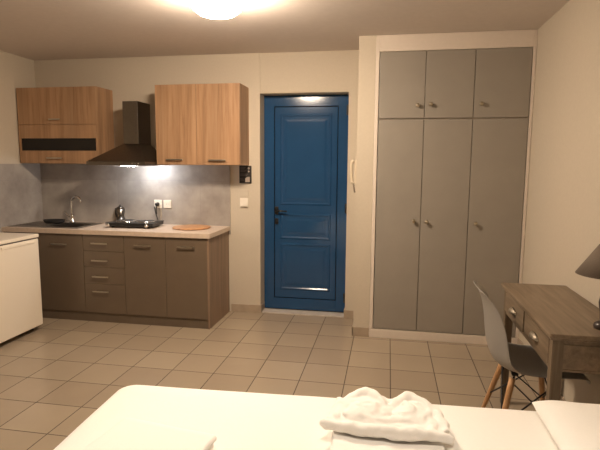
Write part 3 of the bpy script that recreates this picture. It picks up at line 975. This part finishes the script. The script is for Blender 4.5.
# pillow
def pillow(u, v, sgn):
    a, b_ = 2 * u - 1, 2 * v - 1
    hx, hy, ht = .262, .345, .064
    e = (1 - abs(a) ** 3.2) * (1 - abs(b_) ** 3.2)
    pinch = 1 - .06 * (1 - abs(b_)) ** 1 * (abs(a) ** 6) - .0
    pinch2 = 1 - .05 * (1 - abs(a)) * (abs(b_) ** 6)
    x = hx * a * pinch; y = hy * b_ * pinch2
    z = sgn * ht * max(e, 0) ** .5
    z += .006 * N3(x * 8, y * 8, sgn)
    return Vector((x, y, z))
bm = B()
nx, ny = 30, 36
T = [[bm.verts.new(pillow(i / nx, j / ny, 1)) for j in range(ny + 1)] for i in range(nx + 1)]
D = [[(T[i][j] if i in (0, nx) or j in (0, ny) else bm.verts.new(pillow(i / nx, j / ny, -.75))) for j in range(ny + 1)] for i in range(nx + 1)]
for i in range(nx):
    for j in range(ny):
        bm.faces.new((T[i][j], T[i + 1][j], T[i + 1][j + 1], T[i][j + 1])); bm.faces.new((D[i][j], D[i][j + 1], D[i + 1][j + 1], D[i + 1][j]))
pw = obj('pillow', bm, M['linen'], None, True)
md = pw.modifiers.new('sub', 'SUBSURF'); md.levels = 1; md.render_levels = 1
pw.location = (3.295, -1.290, BT + .054); pw.rotation_euler = (0, 0, math.radians(-2))
tag(pw, 'white pillow at the head of the bed near the desk', 'pillow')

# towels: a flat folded bath towel, a second one bunched up on top of it
def slab(name, label, loc, rot, hx, hy, h, layers, seed, group=None):
    t_ = thing(name, label, 'towel', loc, rot, group)
    for k in range(layers):
        z0, z1 = h * k / layers, h * (k + 1) / layers - .0015
        ins = .006 * ((k * 37 + seed) % 3)
        bm = B()
        bx(bm, (-hx + ins, -hy + ins * .5, z0 + .0005), (hx - ins * .6, hy - ins, z1), (z1 - z0) * .46, 3)
        bmesh.ops.subdivide_edges(bm, edges=[e for e in bm.edges if e.calc_length() > .08], cuts=14, use_grid_fill=True)
        for v in bm.verts:
            v.co.x += .005 * N3(v.co.y * 9, v.co.z * 30, seed + k); v.co.y += .005 * N3(v.co.x * 9, v.co.z * 30, seed + 5 + k)
        obj('fold', bm, M['terry'], t_, True)
    return t_
slab('folded_towel', 'flat folded white towel under the bunched one on bed', (2.487, -1.270, BT + .006), math.radians(3), .200, .190, .032, 2, 1, 'white towels on the bed')
slab('folded_towel', 'folded white towel alone at lower left on the bed', (1.700, -1.523, BT + .006), math.radians(-8), .19, .15, .05, 2, 2, 'white towels on the bed')

bt = thing('bunched_towel', 'white towel bunched up on top of the folded towel', 'towel', (2.487, -1.160, BT + .0465), 0, 'white towels on the bed')
bm = B()
def roll(pts, r, n=6):
    p = smooth_path(pts, n)
    m_ = len(p)
    if isinstance(r, (list, tuple)):
        rr = []
        for k in range(m_):
            t_ = k / (m_ - 1) * (len(r) - 1); q = min(int(t_), len(r) - 2)
            rr.append(r[q] + (r[q + 1] - r[q]) * (t_ - q))
    else: rr = [r] * m_
    tube(bm, p, rr, 12)
def blob(c, s_):
    q = bmesh.ops.create_icosphere(bm, subdivisions=3, radius=1)
    for v in q['verts']:
        v.co = Vector((v.co.x * s_[0] + c[0], v.co.y * s_[1] + c[1], max(v.co.z * s_[2] + c[2], .001)))
bx(bm, (-.205, -.095, .001), (.205, .105, .026), .010, 3)
# hem rolls along the front edge
roll([(-.228, -.100, .022), (-.16, -.112, .026), (-.05, -.118, .026), (.08, -.116, .025), (.17, -.112, .020), (.225, -.122, .014)], [.012, .017, .019, .019, .016, .010])
roll([(-.222, -.110, .009), (-.17, -.118, .009), (-.08, -.128, .008), (.02, -.138, .008), (.10, -.128, .009), (.17, -.124, .009), (.222, -.130, .009)], [.006, .008, .008, .008, .008, .008, .006])
# left mound and its shell shaped fold
blob((-.085, .010, .022), (.105, .100, .052))
roll([(-.185, -.070, .022), (-.170, .000, .034), (-.135, .060, .052), (-.088, .098, .072), (-.060, .092, .074), (-.030, .060, .054), (-.012, .020, .040), (-.030, -.030, .036)], [.016, .022, .024, .022, .020, .021, .020, .014])
roll([(-.150, -.060, .036), (-.110, -.010, .056), (-.070, .020, .066), (-.045, .010, .062), (-.060, -.035, .046)], .016)
# right mound: a curled fold running down to the hem
blob((.090, .020, .018), (.080, .085, .040))
roll([(.010, .020, .034), (.040, .075, .050), (.080, .100, .064), (.120, .092, .058), (.150, .050, .044), (.140, .000, .036), (.090, -.030, .034), (.030, -.050, .032), (-.060, -.065, .032)], [.016, .020, .022, .021, .019, .017, .018, .017, .012])
roll([(.060, .050, .052), (.085, .030, .056), (.085, -.005, .050), (.050, -.025, .040)], .015)
roll([(.135, .080, .050), (.175, .030, .034), (.198, -.030, .026), (.205, -.090, .020)], [.018, .019, .017, .014])
roll([(.110, .060, .052), (.150, -.010, .034), (.160, -.060, .028), (.150, -.100, .026)], .014)
roll([(-.200, -.085, .020), (-.196, -.020, .022), (-.165, .050, .034), (-.120, .095, .040)], .017)
roll([(-.060, .095, .040), (.000, .085, .036), (.050, .098, .040)], .020)
for v in bm.verts:
    if v.co.z > .026: v.co.z = .026 + (v.co.z - .026) * .62
    v.co.y -= .015
cz = obj('crumpled_cloth', bm, M['terry'], bt, True)
md = cz.modifiers.new('melt', 'REMESH'); md.mode = 'VOXEL'; md.voxel_size = .0045; md.use_smooth_shade = True
tex = bpy.data.textures.new('towel_wrinkles', 'CLOUDS'); tex.noise_scale = .045; tex.noise_depth = 1
md = cz.modifiers.new('wrinkle', 'DISPLACE'); md.texture = tex; md.strength = .022; md.mid_level = .5; md.texture_coords = 'LOCAL'
md = cz.modifiers.new('soft', 'SMOOTH'); md.factor = .5; md.iterations = 6

# ------------------------------------------------------------------ ceiling lamp
cl = thing('ceiling_lamp', 'round glass ceiling lamp switched on', 'lamp', (1.395, .105, H - .0005))
obj('lamp_plate', lathe(B(), [(0, 0), (.184, 0), (.190, -.046), (.185, -.048), (.176, -.0184), (0, -.018)], seg=40), M['white_plastic'], cl)
obj('glass_dome', lathe(B(), [(.155, -.0185), (.166, -.034), (.165, -.066), (.150, -.104), (.112, -.134), (.06, -.147), (0, -.150)], seg=48), M['glass_on'], cl)
for k in range(3):
    an = math.radians(k * 120 + 20)
    obj('clip', bx(B(), (.172 * math.cos(an) - .005, .172 * math.sin(an) - .005, -.030), (.172 * math.cos(an) + .005, .172 * math.sin(an) + .005, -.001), .003), M['chrome'], cl)
